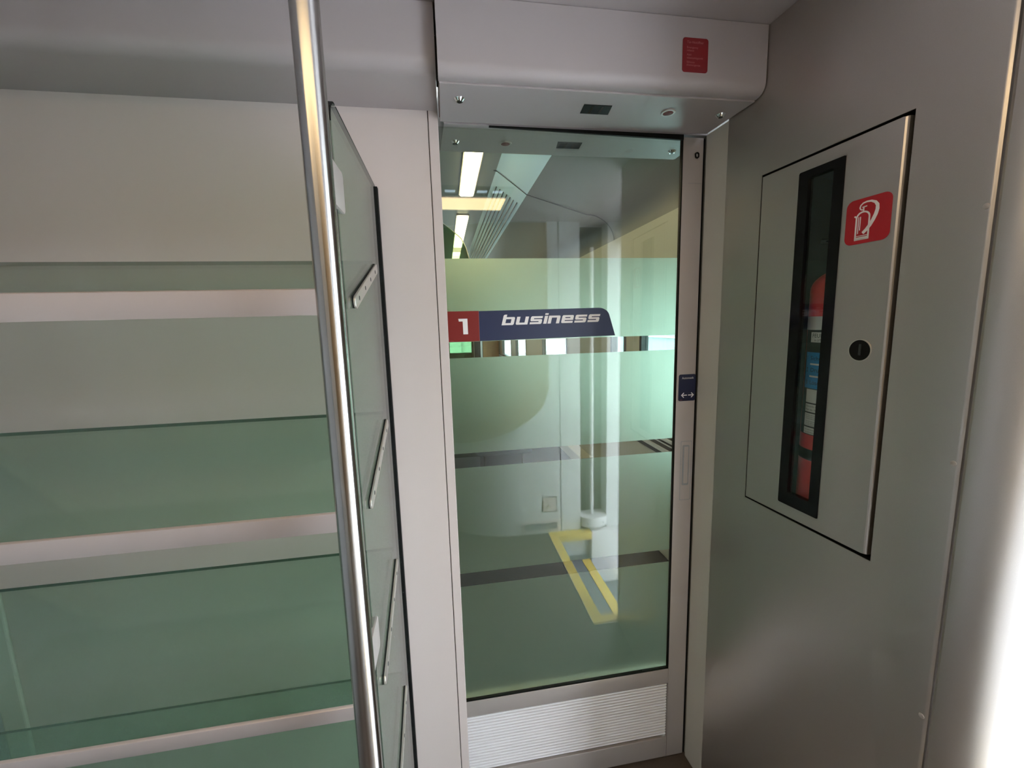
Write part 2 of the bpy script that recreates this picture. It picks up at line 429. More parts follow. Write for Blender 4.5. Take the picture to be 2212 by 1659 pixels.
# automatic-door sticker on the stile
au = thing('automatic_sticker', 'small navy sticker reading Automatik with two arrows on the door stile', 'sticker', (.718, D, 1.255))
bm = bm_new(); plate(bm, rrect(.6905, .7460, 1.255, 1.3365, .006), dl, .0002, .0008); obj('backing', bm, 'navy', au)
bm = bm_new(); text_bm(bm, 'Automatik', .7005, 1.3225, .0062, dl, .0012, .0385)
obj('lettering', bm, 'print', au)
bm = bm_new(); plate(bm, rect(.695, .7035, 1.2578, 1.2585), dl, .0008, .0012); obj('print_mark', bm, 'pinkprint', au)
for s, x0, x1 in ((-1, .7183, .7008), (1, .7222, .7397)):
    bm = bm_new(); stroke(bm, [(x0, 1.2728), (x1, 1.2728)], .0026, dl, .0008, .0012)
    stroke(bm, [(x1-s*.0075, 1.2800), (x1, 1.2728), (x1-s*.0075, 1.2656)], .0026, dl, .0008, .0012)
    obj('arrow', bm, 'print', au)

# emergency sticker on the header front
es = thing('emergency_sticker', 'small dark red emergency release sticker on the front of the door header', 'sticker', (.582, .94, 2.046))
def hf(x, z, off=0): return V((x, .94-off, z))
bm = bm_new(); plate(bm, rrect(.551, .6125, 2.0465, 2.116, .006), hf, -.0005, .0008); obj('backing', bm, 'darkred', es)
bm = bm_new()
text_bm(bm, 'Tür-Notöffner', .561, 2.1045, .0052, hf, .0012, .040)
for s, z, w in (('Emergency', 2.0945, .027), ('release', 2.0885, .017), ('Ajtó', 2.0800, .011), ('vésznyitógomb', 2.0735, .039), ('Sblocco', 2.0650, .019), ("d'emergenza", 2.0590, .033)):
    text_bm(bm, s, .561, z, .0040, hf, .0012, w)
obj('lettering', bm, 'pinkprint', es)

# ================================================================== SILVER WALL WITH EXTINGUISHER CABINET
u0, u1, z0, z1 = .207, .522, 1.031, 1.834
bm = bm_new()
def wslab(a0, a1, b0, b1, m=None): plate(bm, rect(a0, a1, b0, b1), wal, -.028, .002)
# wall as one frame around the cabinet opening
ring(bm, [(.0875, 0), (.636, 0), (.636, CZ-.001), (.0875, CZ-.001)], [(u0, z0), (u1, z0), (u1, z1), (u0, z1)], wal, -.028, .002)
bmesh.ops.bevel(bm, geom=[e for e in bm.edges if abs(e.verts[0].co.z-e.verts[1].co.z) > 2 and all((v.co-wal(.636, v.co.z, .002)).length < .001 for v in e.verts)], offset=.006, segments=3, affect='EDGES', profile=.5)
wr = struct('wall_right', bm, 'silver', 'silver painted wall right of the door, holding the extinguisher cabinet', 'wall', smooth=True, angle=25)
for z in (1.652, 1.261, .802):
    bm = bm_new(); lathe(bm, [(0, .0016), (.0025, .0015), (.0040, .0008), (.0044, 0)], wal(.6275, z, .002), NR, 20); obj('screw', bm, 'alu', wr, smooth=True)
# rounded door pillar in front of the exterior doorway
bm = bm_new()
prof = [(.6385, -.001), (.643, .0015)]
for k in range(0, 11):
    t = math.radians(9*k); prof.append((.643+.068*math.sin(t), .0015-.068*(1-math.cos(t))))
prof += [(.711, -.50), (.690, -.50), (.6385, -.06)]
def wal3(a, p, q): return wal(p, a, q)
extr(bm, prof, lambda a, p, q: wal(p, a, q), 0.0, CZ-.001)
struct('trim_3', bm, 'silver', 'rounded pale door pillar at the right edge, lit by daylight from the exterior door', 'door pillar', smooth=True, angle=50)

cab = thing('extinguisher_cabinet', 'flush silver extinguisher cabinet in the wall with a tall black-framed window', 'cabinet', wal(.365, 1.031, 0))
bm = bm_new()
def backbox():
    A = [wal(u, z, -.0285) for u, z in ((u0, z0), (u1, z0), (u1, z1), (u0, z1))]
    B = [wal(u, z, -.24) for u, z in ((u0, z0), (u1, z0), (u1, z1), (u0, z1))]
    a = [bm.verts.new(p) for p in A]; b = [bm.verts.new(p) for p in B]
    bm.faces.new(b)
    for i in range(4): bm.faces.new((a[i], a[(i+1) % 4], b[(i+1) % 4], b[i]))
backbox(); obj('inner_box', bm, 'boxgrey', cab)
bm = bm_new(); ring(bm, rect(u0+.0001, u1-.0001, z0+.0001, z1-.0001), rect(u0+.0012, u1-.0012, z0+.0012, z1-.0012), wal, -.03, .0008); obj('gap_liner', bm, 'black', cab)
bm = bm_new()
ring(bm, [(.2105, 1.0355), (.5125, 1.0385), (.5125, 1.8285), (.2105, 1.8285)], [(.310, 1.0645), (.411, 1.0645), (.411, 1.8035), (.310, 1.8035)], wal, -.020, .0025)
es_ = [e for e in bm.edges if all((V((v.co.x, v.co.y, 0))-V((*wal(.5125, 0, .0025).xy, 0))).length < .001 for v in e.verts)]
bmesh.ops.bevel(bm, geom=es_, offset=.008, segments=4, affect='EDGES', profile=.5)
cd = obj('cabinet_door', bm, 'silver', cab, smooth=True, angle=20)
bm = bm_new(); ring(bm, rrect(.310, .411, 1.0645, 1.8035, .004), rrect(.333, .388, 1.0945, 1.7875, .002), wal, -.010, .0035); fr = obj('window_frame', bm, 'blackgloss', cab, label='black window surround')
bm = bm_new(); plate(bm, rect(.332, .389, 1.0935, 1.7885), wal, -.004, -.001); obj('window_pane', bm, 'cabglass', fr)
bm = bm_new(); lathe(bm, [(0, .0012), (.0195, .0012), (.0205, .0)], wal(.468, 1.433, .0025), NR, 36); lk = obj('lock', bm, 'black', cab, smooth=True, label='black round lock')
bm = bm_new(); ring(bm, [(.468+.0212*math.cos(t), 1.433+.0212*math.sin(t)) for t in [2*PI*k/32 for k in range(32)]], [(.468+.0196*math.cos(t), 1.433+.0196*math.sin(t)) for t in [2*PI*k/32 for k in range(32)]], wal, .0025, .0042); obj('lock_rim', bm, 'brackets', lk)
bm = bm_new(); plate(bm, rect(.4665, .4705, 1.4235, 1.4445), wal, .0036, .0050, .0008); obj('lock_tongue', bm, 'dark', lk)

fs = thing('extinguisher_sticker', 'red square sticker with white extinguisher pictogram on the cabinet door', 'sticker', wal(.46, 1.632, .0025))
def wst(a, b, off=0): return wal(a, b, .0027+off)
bm = bm_new(); plate(bm, rrect(.4205, .5005, 1.632, 1.7135, .013), wst, 0, .0006); obj('backing', bm, 'red', fs)
bm = bm_new()
# pictogram in sticker units: a 0..1 left-right, b 0..1 bottom-top
def pic(a, b, off): return wst(.4205+.080*a, 1.632+.0815*b, off)
body = [(.255, .10), (.255, .575)] + [(.40-.145*math.cos(t), .575+.125*math.sin(t)) for t in [PI*k/12 for k in range(1, 12)]] + [(.545, .575), (.545, .10)]
stroke(bm, body, .035, pic, .0006, .0010, closed=True)
plate(bm, rect(.255, .545, .085, .150), pic, .0006, .0010)
plate(bm, rect(.262, .540, .168, .182), pic, .0006, .0010)
stroke(bm, [(.305, .23), (.305, .60)], .018, pic, .0006, .0010); stroke(bm, [(.345, .30), (.345, .60)], .018, pic, .0006, .0010)
stroke(bm, [(.255, .60), (.205, .635)], .035, pic, .0006, .0010)
stroke(bm, [(.40, .70), (.40, .79)], .03, pic, .0006, .0010); stroke(bm, [(.37, .80), (.475, .81)], .026, pic, .0006, .0010)
hose = [(.42, .755), (.36, .745), (.33, .765), (.315, .80), (.33, .85), (.38, .89), (.46, .905), (.56, .895), (.65, .85), (.70, .78), (.705, .69), (.68, .59), (.63, .48), (.57, .38), (.50, .295), (.42, .225)]
stroke(bm, hose, [.02, .022, .025, .027, .028, .03, .034, .042, .056, .07, .08, .084, .084, .080, .074, .066], pic, .0006, .0010)
obj('pictogram', bm, 'print', fs)

# the extinguisher behind the window
AX = wal(.362, 0, -.088); r = .066
ex = thing('fire_extinguisher', 'red fire extinguisher with blue and white labels inside the wall cabinet', 'fire extinguisher', (AX.x, AX.y, 1.04))
bm = bm_new()
prof = [(0, 1.04), (.05, 1.04), (.062, 1.05), (r, 1.065), (r, 1.555)] + [(r*math.cos(t)*1.0, 1.555+.047*math.sin(t)) for t in [math.radians(10*k) for k in range(1, 8)]] + [(.018, 1.603), (.018, 1.625), (0, 1.625)]
lathe(bm, prof, (AX.x, AX.y, 0), n=48); obj('body', bm, 'bottle', ex, smooth=True)
va = math.atan2(-AX.y, -AX.x)      # azimuth facing the viewer
def band(name, z0, z1, a0, a1, rr, m, par, label=None):
    b = bm_new(); n = 24
    for q in range(n):
        t0 = va+math.radians(a0+(a1-a0)*q/n); t1 = va+math.radians(a0+(a1-a0)*(q+1)/n)
        b.faces.new([b.verts.new((AX.x+rr*math.cos(t), AX.y+rr*math.sin(t), z)) for t, z in ((t0, z0), (t1, z0), (t1, z1), (t0, z1))])
    bmesh.ops.remove_doubles(b, verts=b.verts, dist=1e-6)
    return obj(name, b, m, par, smooth=True, label=label)
def cyl(a, b, off): # a = metres along the label from its left edge
    t = va+math.radians(-58)+a/.067   # left edge is turned away from the viewer
    return V((AX.x+(.0674+off)*math.cos(t), AX.y+(.0674+off)*math.sin(t), b))
A0 = -40
# azimuth grows counter-clockwise, i.e. to the viewer's right
dk = band('dark_label', 1.236, 1.470, -75, 80, .0663, 'labeldark', ex, 'dark wrap-around label')
band('white_band', 1.470, 1.499, -100, 100, .0664, 'labelwhite', ex)
wl = band('title_label', 1.443, 1.465, -57, 60, .0668, 'labelwhite', dk)
bl = band('blue_label', 1.341, 1.421, -68, 60, .0668, 'labelblue', dk, 'blue instruction label')
for z in (1.395, 1.368): band('white_rule', z-.0018, z+.0018, -54, 60, .0670, 'labelwhite', bl)
for za, zb in ((1.309, 1.339), (1.288, 1.306), (1.256, 1.285), (1.238, 1.253)): tl = band('white_label', za, zb, -59, 60, .0668, 'labelwhite', dk)
bm = bm_new(); text_bm(bm, 'FEUERLÖSCHER', .007, 1.4535, .0085, cyl, 0, .085); text_bm(bm, '6 LITER', .013, 1.4455, .0045, cyl, 0, .024)
obj('title_text', bm, 'labeldark', ex)
bm = bm_new()
for s, z in (('Vorsicht bei', 1.299), ('Nur bis 1000 V', 1.2915)): text_bm(bm, s, .002, z, .0045, cyl, 0)
for z in (1.280, 1.276, 1.272, 1.266, 1.262, 1.258, 1.247, 1.241): text_bm(bm, 'Nach jeder Benutzung', .003, z, .0022, cyl, 0)
obj('notice_text', bm, 'labeldark', ex); bm = bm_new()
for s, z in (('1  Sichern', 1.404), ('2  Druck', 1.378), ('3  Löschen', 1.350)): text_bm(bm, s, -.006, z, .009, cyl, 0)
obj('instruction_text', bm, 'labeldark', ex)
band('strap', 1.178, 1.203, -110, 110, .0672, 'black', ex)
bm = bm_new(); bx(bm, AX.x-.03, AX.x+.02, AX.y-.014, AX.y+.014, 1.626, 1.650, .003); hv = obj('valve_head', bm, 'black', ex)
bm = bm_new(); tube(bm, [wal(.322, 1.661, -.058), wal(.362, 1.655, -.062)], .0065, 14); obj('valve_pin', bm, 'chrome', hv, smooth=True)

# ================================================================== LUGGAGE RACK
rk = thing('luggage_rack', 'four sloping green glass luggage shelves with aluminium lips and a glass end panel', 'luggage rack', (-.65, .95, .03))
XE = -.1546
bm = bm_new()
top = [(1.122, .03), (1.122, 1.845)] + [(.734+.032*math.cos(t), 1.811+.032*math.sin(t)) for t in [math.radians(90+90*k/8) for k in range(9)]] + [(.702, .03)]
plate(bm, top, lambda a, b, o: V((XE+o, a, b)), -.004, .004)
ep = obj('end_panel', bm, 'panelglass', rk)
bm = bm_new()
plate(bm, rect(1.122, 1.1392, .03, 1.846), lambda a, b, o: V((XE+o, a, b)), -.0075, .0085)
obj('wall_gasket', bm, 'black', ep)
bm = bm_new()
plate(bm, rect(.7000, .7018, .03, 1.81), lambda a, b, o: V((XE+o, a, b)), -.0022, .0022)
plate(bm, rect(.742, 1.122, 1.8452, 1.8462), lambda a, b, o: V((XE+o, a, b)), -.004, .004)
stroke(bm, [(.7002, 1.808)]+[(.734+.0338*math.cos(t), 1.811+.0338*math.sin(t)) for t in [math.radians(180-90*k/8) for k in range(9)]], .0025, lambda a, b, o: V((XE+o, a, b)), -.004, .004)
obj('edge_strip', bm, 'black', ep)
dz = .3605; S_ = .9213
sl = V((0, .382, .132)).normalized()     # up the glass, towards the wall
nn = V((0, -sl.z, sl.y))                 # glass normal (leans to the viewer)
for k in range(4):
    zb = 1.657-dz*k                      # back edge height
    bk = V((0, 1.0466, zb)); ft = bk-sl*.3667
    bm = bm_new()
    pr = [bk, ft, ft-nn*.008, bk-nn*.008]
    extr(bm, [(p.y, p.z) for p in pr], lambda a, p, q: V((a, p, q)), LX+.008, XE-.0045)
    sh_ = obj('shelf', bm, 'shelfglass', rk)
    bm = bm_new(); stroke(bm, [(bk.y+.0006, bk.z), (bk.y+.0006-nn.y*.008, bk.z-nn.z*.008)], .0008, lambda a, b, o: V((o, a, b)), LX+.008, XE-.0045)
    obj('glass_edge', bm, 'glassedge', sh_)
    bm = bm_new()
    b0 = ft-nn*.0134-sl*.0010; b1 = ft+nn*.0276-sl*.0010
    pr = [b0, b1, b1-sl*.006, b0-sl*.006]
    extr(bm, [(p.y, p.z) for p in pr], lambda a, p, q: V((a, p, q)), LX+.008, XE-.0045)
    bmesh.ops.bevel(bm, geom=[e for e in bm.edges if abs(e.verts[0].co.x-e.verts[1].co.x) > .5], offset=.0012, segments=2, affect='EDGES', profile=.5)
    obj('front_lip', bm, 'alurail', sh_, smooth=True)
    for s in (-1, 1):                    # flat clamp bars on both faces of the end panel
        bm = bm_new()
        cf = ft+sl*.054-nn*.011; cb = cf+sl*.272
        outl = [cf-nn*.011, cb-nn*.011, cb+nn*.011, cf+nn*.011]
        pl = []
        for c0, s0 in ((cf, 1), (cb, -1)):
            for q in range(9):
                t = math.radians(-90+180*q/8); pl.append(c0-sl*s0*(.011*math.cos(t))*.8+nn*s0*(-.011*math.sin(t))*-1*1.0)
        plate(bm, [(p.y, p.z) for p in pl], lambda a, b, o: V((XE+s*o, a, b)), .0063 if s > 0 else .0042, .0100, .0012)
        br = obj('bracket', bm, 'brackets', sh_, smooth=True)
        if s > 0:
            b3 = bm_new(); plate(b3, [(p.y-.0006, p.z+.0008) for p in pl], lambda a, b, o: V((XE+o, a, b)), .0041, .0062); obj('bracket_dark_edge', b3, 'black', br)  # black layer added to darken the edge along the bracket
        if s > 0:
            for q in range(4):
                p = cf+sl*(.028+.071*q); b2 = bm_new(); lathe(b2, [(0, .0006), (.0035, .0006), (.0042, 0)], (XE+.0100, p.y, p.z), (1, 0, 0), 16); obj('bracket_screw', b2, 'dark', br, smooth=True)

# ================================================================== GRAB POLE
gp = thing('grab_pole', 'brushed steel grab pole from floor to ceiling in front of the luggage shelves', 'grab pole', (-.1535, .618, 0))
bm = bm_new(); tube(bm, [(-.1535, .618, .001), (-.1535, .618, CZ-.001)], .0182, 64); obj('pole', bm, 'steel', gp, smooth=True, angle=60)
for z in (.945, 1.714):
    bm = bm_new()
    plate(bm, [(.630, z-.032), (.731, z-.032), (.736, z-.027), (.736, z+.026), (.731, z+.031), (.630, z+.031)], lambda a, b, o: V((XE+o, a, b)), -.0075, .0075)
    bmesh.ops.bevel(bm, geom=bm.edges[:], offset=.0012, segments=2, affect='EDGES', profile=.5)
    obj('clamp', bm, 'alu', gp, smooth=True, label='pale grey clamp gripping the glass panel')

# ================================================================== REAR OF THE VESTIBULE (seen mirrored in the door glass)
bm = bm_new()
RR = .75
def ry(a): return RY if a > .5 else RY-RR+math.sqrt(RR*RR-(a-.5)**2)
xs = [.769, .5]+[.5-.05*k for k in range(1, 15)]
prof = [(a, ry(a)) for a in xs]+[(LX-.06, ry(-.2)), (LX-.06, ry(-.2)-.05), (-.25, ry(-.2)-.05), (.3, RY-.25), (.769, RY-.05)]
extr(bm, prof, lambda a, p, q: V((p, q, a)), 0, CZ)
bx(bm, .60, .769, RY-.05, RY-.001, -.46, 0)
bx(bm, .771, .915, RY-.05, RY, -.46, CZ)
bx(bm, .915, 1.112, RY-.14, RY-.11, 0, CZ); bx(bm, .900, .915, RY-.14, RY-.05, 0, CZ); bx(bm, 1.112, 1.127, RY-.14, RY-.05, 0, CZ)
bx(bm, 1.112, 1.30, RY-.05, RY, -.46, CZ); bx(bm, .915, 1.112, RY-.05, RY, -.46, 0)
wrr = struct('wall_rear', bm, 'rearwhite', 'pale rear wall of the vestibule, curving away to the left, mirrored in the door glass', 'wall', smooth=True)
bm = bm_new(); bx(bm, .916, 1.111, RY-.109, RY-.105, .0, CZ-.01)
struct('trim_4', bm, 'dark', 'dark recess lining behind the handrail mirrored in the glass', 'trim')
bm = bm_new(); bx(bm, .7665, .7715, RY-.002, RY+.0006, 0, CZ)
struct('trim_5', bm, 'dark', 'dark joint line in the mirrored rear wall', 'trim')
bm = bm_new()
xs = [.69]+[.69-.89*k/24 for k in range(1, 25)]
cols = []
for a in xs:
    zl = 1.06-.40*math.sqrt(max(0, 1-((a+.2)/.89)**2))
    cols.append([bm.verts.new((a, ry(a)+o, z)) for o in (.0005, .012) for z in (zl, CZ-.01)])
for p, q in zip(cols, cols[1:]):
    bm.faces.new((p[2], p[3], q[3], q[2])); bm.faces.new((p[0], p[2], q[2], q[0])); bm.faces.new((p[1], p[3], q[3], q[1]))
bm.faces.new((cols[0][0], cols[0][1], cols[0][3], cols[0][2]))
obj('wood_panel', bm, 'oak', wrr, label='tan wood upper panel with a curved corner')
ah = thing('access_hatch', 'small square access hatch with a round lock, mirrored low in the door glass', 'hatch', (.683, RY, .163))
bm = bm_new(); plate(bm, rrect(.629, .738, .160, .275, .004), lambda a, b, o: V((a, RY+o, b)), 0, .0015); obj('frame_gap', bm, 'dark', ah)
bm = bm_new(); plate(bm, rrect(.6345, .7325, .1655, .2695, .004), lambda a, b, o: V((a, RY+o, b)), .0015, .004); obj('panel', bm, 'cream', ah)
bm = bm_new(); lathe(bm, [(0, .014), (.008, .013), (.013, .007), (.014, 0)], (.678, RY+.004, .205), (0, 1, 0), 20); obj('lock', bm, 'chrome', ah, smooth=True)
vg = thing('vent_grille', 'low ventilation grille at the foot of the rear wall, mirrored in the door glass', 'grille', (.62, RY, .018))
bm = bm_new(); plate(bm, rrect(.48, .757, .018, .095, .006), lambda a, b, o: V((a, RY+o, b)), 0, .006); obj('frame', bm, 'cream', vg)
bm = bm_new()
for k in range(12): bx(bm, .50, .738, RY+.006, RY+.0085, .032+.0042*k, .0345+.0042*k)
obj('louvres', bm, 'grey', vg)
hr = thing('handrail', 'upright steel entrance handrail in a cup bracket, mirrored in the door glass', 'handrail', (1.01, RY-.03, .03))
bm = bm_new(); tube(bm, [(1.01, RY-.03, .10), (1.01, RY-.03, 2.0)], .013, 24); obj('rail', bm, 'white', hr, smooth=True)
bm = bm_new()
pts = [(.916, RY-.10), (.916, RY-.002)] + [(1.0135-.0975*math.cos(t), RY-.002+.055*math.sin(t)) for t in [PI*k/12 for k in range(1, 12)]] + [(1.111, RY-.002), (1.111, RY-.10)]
plate(bm, pts, lambda a, b, o: V((a, b, .03+o)), 0, .07, .004); obj('cup_bracket', bm, 'white', hr, smooth=True)
bm = bm_new()
for x in (.955, 1.07):
    bm = bm_new(); lathe(bm, [(0, .003), (.006, .003), (.007, 0)], (x, RY+.044, .06), (0, 1, 0), 14); obj('bracket_screw', bm, 'dark', hr, smooth=True)
# step well with yellow edging
bm = bm_new()
bx(bm, .725, .96, RY, .44, -.24, -.20); bx(bm, .96, 1.24, RY, .44, -.44, -.40); bx(bm, .95, .96, RY, .44, -.40, -.24)
bx(bm, .665, .725, RY, .50, -.24, -.004); bx(bm, .725, 1.24, .44, .50, -.44, -.004)
struct('floor_step', bm, 'tread', 'sunken grey entrance steps at the exterior door, mirrored in the door glass', 'steps')
ye = thing('step_edging', 'yellow edging around the entrance step well, mirrored low in the door glass', 'step edging', (.78, 0, 0))
bm = bm_new()
bx(bm, .667, .725, RY+.001, .499, -.002, .0025); bx(bm, .725, .82, .442, .499, -.002, .0025); bx(bm, .725, .976, RY+.001, RY+.07, -.002, .0025)
bx(bm, .725, .976, RY+.062, RY+.070, -.045, -.002)
obj('top_edge', bm, 'yellow', ye)
for x, z in ((.90, -.201), (1.18, -.401)):
    bm = bm_new(); bx(bm, x, x+.06, RY+.07, .438, z, z+.004); obj('tread_edge', bm, 'yellow', ye)
bm = bm_new(); bx(bm, .6655, .669, RY+.001, .5005, -.001, .0032); bx(bm, .6655, .80, .497, .5005, -.001, .0032); bx(bm, .7235, .726, RY+.07, .442, -.003, .0032); bx(bm, .725, .80, .440, .4425, -.003, .0032)
obj('metal_strip', bm, 'brackets', ye)
bm = bm_new(); bx(bm, .978, 1.24, RY+.001, RY+.06, -.40, .004, .004); tag(obj('step_cover', bm, 'white'), 'white side cover beside the entrance steps, mirrored in the door glass', 'panel')
# lamp in the vestibule ceiling
vl = thing('ceiling_light', 'long warm vestibule ceiling light, reflected along the grab pole', 'ceiling light', (-.27, -.02, CZ-.02))
bm = bm_new(); bx(bm, -.71, .37, -.14, .10, CZ-.016, CZ-.001, .003); obj('frame', bm, 'alu', vl)
bm = bm_new(); bx(bm, -.69, .345, -.12, .08, CZ-.022, CZ-.0165, .002); obj('diffuser', bm, 'lamp', vl)
gs = thing('ceiling_slot_strip', 'dark ceiling strip with a row of small cool white lights beside the vestibule light', 'ceiling light', (-.27, .15, CZ-.012))
bm = bm_new(); bx(bm, -.92, .37, .11, .215, CZ-.008, CZ-.001); obj('plate', bm, 'dark', gs)
for k in range(16):
    bm = bm_new(); bx(bm, -.90+.078*k, -.90+.078*k+.05, .145, .172, CZ-.0095, CZ-.0078); obj('glow_slot', bm, 'slotglow', gs)  # slots made to emit, glow added to each one
# exterior doorway surround
bm = bm_new(); bx(bm, 1.22, 1.30, RY-.05, .50, 2.0, CZ); bx(bm, 1.22, 1.30, .41, .50, -.45, 2.0); bx(bm, 1.22, 1.30, RY-.05, RY+.0, -.45, 2.0)
struct('door_2', bm, 'white', 'open exterior doorway at the right, letting daylight into the vestibule', 'doorway')

# ================================================================== SALOON BEYOND THE DOOR
SY0, SY1 = 1.23, 11.0
bm = bm_new(); bx(bm, -1.35, SX, 1.30, SY1, -.05, 0); struct('floor_saloon', bm, 'carpet', 'dark carpet beyond the glass door', 'floor')
bm = bm_new(); prof = [(-1.35, SZ), (.46, SZ), (.46, SZ+.04), (-1.35, SZ+.04)]
extr(bm, prof, lambda a, p, q: V((p, a, q)), SY0, SY1); struct('ceiling_saloon', bm, 'saloon', 'grey saloon ceiling seen through the top of the glass', 'ceiling')
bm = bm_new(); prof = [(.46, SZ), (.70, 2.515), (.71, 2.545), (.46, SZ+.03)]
extr(bm, prof, lambda a, p, q: V((p, a, q)), SY0, SY1); struct('trim_6', bm, 'skyduct', 'sloping ceiling duct strip with fine slots, its sky reflection painted blue, beyond the glass', 'ceiling duct')
bm = bm_new()
cov_ = [(.70, 2.515), (1.19, 2.37)] + [(1.19+.24*math.sin(t), 2.17+.20*math.cos(t)) for t in [math.radians(10*k) for k in range(1, 10)]]
prof = cov_ + [(SX+.02, 2.17), (SX+.02, 2.60), (.71, 2.60)]
extr(bm, prof, lambda a, p, q: V((p, a, q)), SY0, SY1); struct('ceiling_cove', bm, 'saloon', 'curved grey ceiling cove along the saloon windows', 'ceiling', smooth=True, angle=25)
bm = bm_new()   # panel joint across the cove
stroke(bm, [(.44, SZ-.001), (.47, SZ-.008), (.70, 2.514)]+cov_[1:], .011, lambda a, b, o: V((a, 3.40+o, b)), -.006, .006)
struct('trim_7', bm, 'dark', 'thin dark panel joint curving across the saloon ceiling', 'trim')
bm = bm_new()
for i in range(7):
    q = .14+.12*i; x = .46+.24*q; z = SZ-.175*q
    bx(bm, x, x+.008, 3.7, 10.5, z-.008, z-.003)
struct('trim_8', bm, 'dark', 'fine dark slots along the sloping ceiling duct', 'trim')
# window wall with openings
wins = [(1.75, 2.90), (3.15, 3.45), (4.78, 6.04), (7.3, 8.4), (9.0, 10.4)]
bm = bm_new(); ys = [SY0]
bx(bm, SX, SX+.05, SY0, SY1, 0, .74); bx(bm, SX, SX+.05, SY0, SY1, 1.80, 2.17)
a = SY0
for w0, w1 in wins: bx(bm, SX, SX+.05, a, w0, .74, 1.80); a = w1
bx(bm, SX, SX+.05, a, SY1, .74, 1.80)
struct('wall_saloon', bm, 'beige', 'beige saloon window wall beyond the glass door', 'wall')
for i, (w0, w1) in enumerate(wins):
    wn = thing('window_%d' % (i+1), ['nearest saloon window, at the right edge of the door glass', 'narrow second saloon window beyond the glass door', 'third saloon window beyond the glass door', 'fourth saloon window beyond the glass door', 'farthest saloon window beyond the glass door'][i], 'window', (SX, (w0+w1)/2, .74)); wn['kind'] = 'structure'
    bm = bm_new(); fx = lambda a, b, o: V((SX+.025-o, a, b))
    ring(bm, rect(w0, w1, .74, 1.80), rect(w0+.03, w1-.03, .77, 1.77), fx, -.02, .035); obj('window_frame', bm, 'dark', wn)
    bm = bm_new(); plate(bm, rect(w0+.03, w1-.03, .77, 1.77), fx, -.004, .004); obj('pane', bm, 'backface', wn)
# sill rails under the windows
bm = bm_new()
bx(bm, SX-.02, SX, 1.5, SY1, .62, .645); bx(bm, SX-.012, SX, 1.5, SY1, .675, .683); bx(bm, SX-.025, SX, 1.5, SY1, .705, .722)
struct('trim_9', bm, 'white', 'pale sill rails below the saloon windows', 'sill')
bm = bm_new(); bx(bm, SX-.006, SX-.0005, 1.5, SY1, .585, .735); struct('trim_10', bm, 'dark', 'dark band behind the sill rails', 'trim')
bm = bm_new(); bx(bm, SX-.13, SX, 1.5, SY1, .02, .14, .01); struct('baseboard_saloon', bm, 'beige', 'beige heating duct along the foot of the saloon wall', 'heating duct')
bm = bm_new(); bx(bm, -1.40, -1.35, SY0, SY1, 0, SZ); struct('wall_saloon_left', bm, 'grey', 'grey left wall of the saloon beyond the glass', 'wall')
# end wall
bm = bm_new()
bx(bm, -1.4, .12, SY1, SY1+.05, 0, SZ); bx(bm, .12, .68, SY1, SY1+.05, 0, .8); bx(bm, .12, .68, SY1, SY1+.05, 1.95, SZ); bx(bm, .68, SX+.05, SY1, SY1+.05, 0, SZ)
struct('wall_end', bm, 'saloon', 'far end wall of the saloon seen through the clear strip', 'wall')
wp = obj('wood_panel', (lambda b: (bx(b, .98, 1.40, SY1-.05, SY1-.001, .1, 1.20, .004), b)[1])(bm_new()), 'wood'); tag(wp, 'brown wood veneer panel at the far end, seen in the clear strip under the sign', 'panel')
bm = bm_new(); bx(bm, .68, .90, SY1-.12, SY1-.001, 0, 2.1); tag(obj('end_pillar', bm, 'dark'), 'dark pillar beside the far end window, seen under the class sign', 'pillar')
bm = bm_new(); bx(bm, .91, .96, SY1-.14, SY1-.001, 0, 2.1); tag(obj('end_post', bm, 'white'), 'slim white post beside the dark far pillar', 'post')
# ceiling lights
lab = ['nearest of the three warm ceiling lights seen through the door glass', 'middle warm ceiling light beyond the door glass, partly behind the dark screen', 'farthest warm ceiling light, just above the top frosted band']
for (y0, y1), lb in zip(((1.9, 4.02), (4.72, 6.55), (6.98, 8.8)), lab):
    t = thing('saloon_light', lb, 'ceiling light', (.26, (y0+y1)/2, SZ-.02), 'saloon ceiling lights')
    bm = bm_new(); bx(bm, .19, .33, y0-.01, y1+.01, SZ-.012, SZ-.001); obj('frame', bm, 'alu', t)
    bm = bm_new()
    plate(bm, rrect(.20, .32, y0, y1, .03), lambda a, b, o: V((a, b, SZ-.0125-o)), 0, .008); obj('diffuser', bm, 'slamp', t)
# glass screen and a seat
gsn = thing('glass_screen', 'dark green glass screen with a sloping top beyond the door', 'glass screen', (-.3, 4.6, 0))
bm = bm_new()
pts = [(-1.0, .02), (.31, .02), (.31, 2.12), (.295, 2.22), (.27, 2.32), (.23, 2.41), (.20, 2.44), (-.05, 2.64), (-1.0, 2.66)]
plate(bm, pts, lambda a, b, o: V((a, 4.6+o, b)), -.005, .005); obj('pane', bm, 'salglass', gsn)
bm = bm_new(); stroke(bm, pts[1:], .012, lambda a, b, o: V((a, 4.6+o, b)), -.006, .006); obj('edge', bm, 'brackets', gsn)
stt = thing('train_seat', 'dark upholstered seat beyond the glass door, seen in the lower clear strip', 'seat', (.55, 3.9, 0))
bm = bm_new(); bx(bm, .22, .74, 3.55, 4.1, .34, .48, .04, 3); obj('cushion', bm, 'seat', stt, smooth=True)
bm = bm_new(); bx(bm, .22, .74, 4.06, 4.2, .40, 1.16, .04, 3); obj('backrest', bm, 'seat', stt, smooth=True)
bm = bm_new(); bx(bm, .30, .66, 3.65, 4.15, .0, .36, .02); obj('pedestal', bm, 'dark', stt)
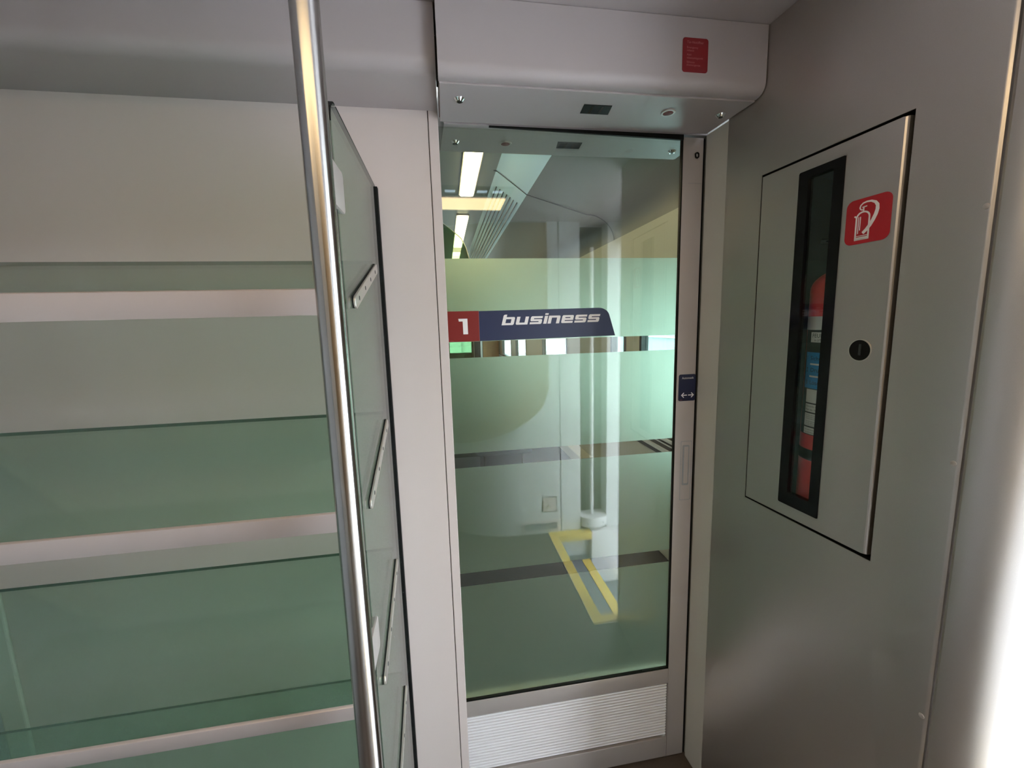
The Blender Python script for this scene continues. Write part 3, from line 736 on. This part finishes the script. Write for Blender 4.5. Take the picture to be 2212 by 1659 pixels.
for x in (.19, .745):
    bm = bm_new(); bx(bm, x, x+.03, 3.6, 4.1, .60, .64, .008); bx(bm, x, x+.03, 4.04, 4.1, .40, .60, .004); obj('armrest', bm, 'alu', stt)

# outside
bm = bm_new(); bx(bm, -1.42, 1.48, 13.2, 14.2, .2, 2.9, .05); bx(bm, -.45, .5, 13.12, 13.2, .3, 2.3)
nc = obj('next_carriage', bm, 'facade'); tag(nc, 'grey end of the next carriage beyond the far end window', 'carriage')
bm = bm_new(); bx(bm, 1.70, 40, -25, 30, -.75, -.55); struct('floor_platform', bm, 'concrete', 'pale station platform outside the windows and doorway', 'platform')

sb = thing('station_building', 'pale station building with horizontal ledges outside the train windows', 'building', (12.5, 8, -.55))
bm = bm_new(); bx(bm, 12, 13, -14, 34, -.55, 5.2); obj('facade', bm, 'facade', sb)
for z, t in ((.55, .10), (1.25, .16), (2.3, .12), (4.9, .3)):
    bm = bm_new(); bx(bm, 11.8, 12, -14, 34, z, z+t, .02); obj('ledge', bm, 'jamb', sb)
for k in range(12):
    y = -11.5+3.7*k
    bm = bm_new(); bx(bm, 11.95, 12, y, y+1.7, 1.50, 2.25); fr_ = obj('window', bm, 'grey', sb)
    bm = bm_new(); bx(bm, 11.94, 11.952, y+.12, y+1.58, 1.56, 2.19); obj('pane', bm, 'bluegrey', fr_)

# ================================================================== LIGHT, CAMERA
w = bpy.data.worlds.new('World'); sc.world = w; w.use_nodes = True
bg = w.node_tree.nodes['Background']; bg.inputs['Color'].default_value = (.82, .91, 1.0, 1); bg.inputs['Strength'].default_value = 21.0

cam = bpy.data.cameras.new('Camera'); co = bpy.data.objects.new('Camera', cam); C.objects.link(co)
cam.sensor_width = 36; cam.lens = 898.81/2212*36; cam.clip_start = .01
yaw, pitch, roll = math.radians(8.967), math.radians(-8.1388), math.radians(-1.6002)
cy, sy, cp, sp, cr, sr = math.cos(yaw), math.sin(yaw), math.cos(pitch), math.sin(pitch), math.cos(roll), math.sin(roll)
f = V((sy*cp, cy*cp, sp)); r0 = V((cy, -sy, 0)); up0 = r0.cross(f)
rr = r0*cr+up0*sr; uu = up0*cr-r0*sr
co.matrix_world = Matrix(((rr.x, uu.x, -f.x, 0), (rr.y, uu.y, -f.y, 0), (rr.z, uu.z, -f.z, 1.5), (0, 0, 0, 1)))
sc.camera = co
sc.view_settings.view_transform = 'Standard'; sc.view_settings.look = 'None'
sc.view_settings.exposure = 0.13; sc.view_settings.gamma = 1; sc.view_settings.use_curve_mapping = False
sc.cycles.max_bounces = 14; sc.cycles.diffuse_bounces = 6; sc.cycles.glossy_bounces = 6
sc.cycles.transparent_max_bounces = 24; sc.cycles.transmission_bounces = 8
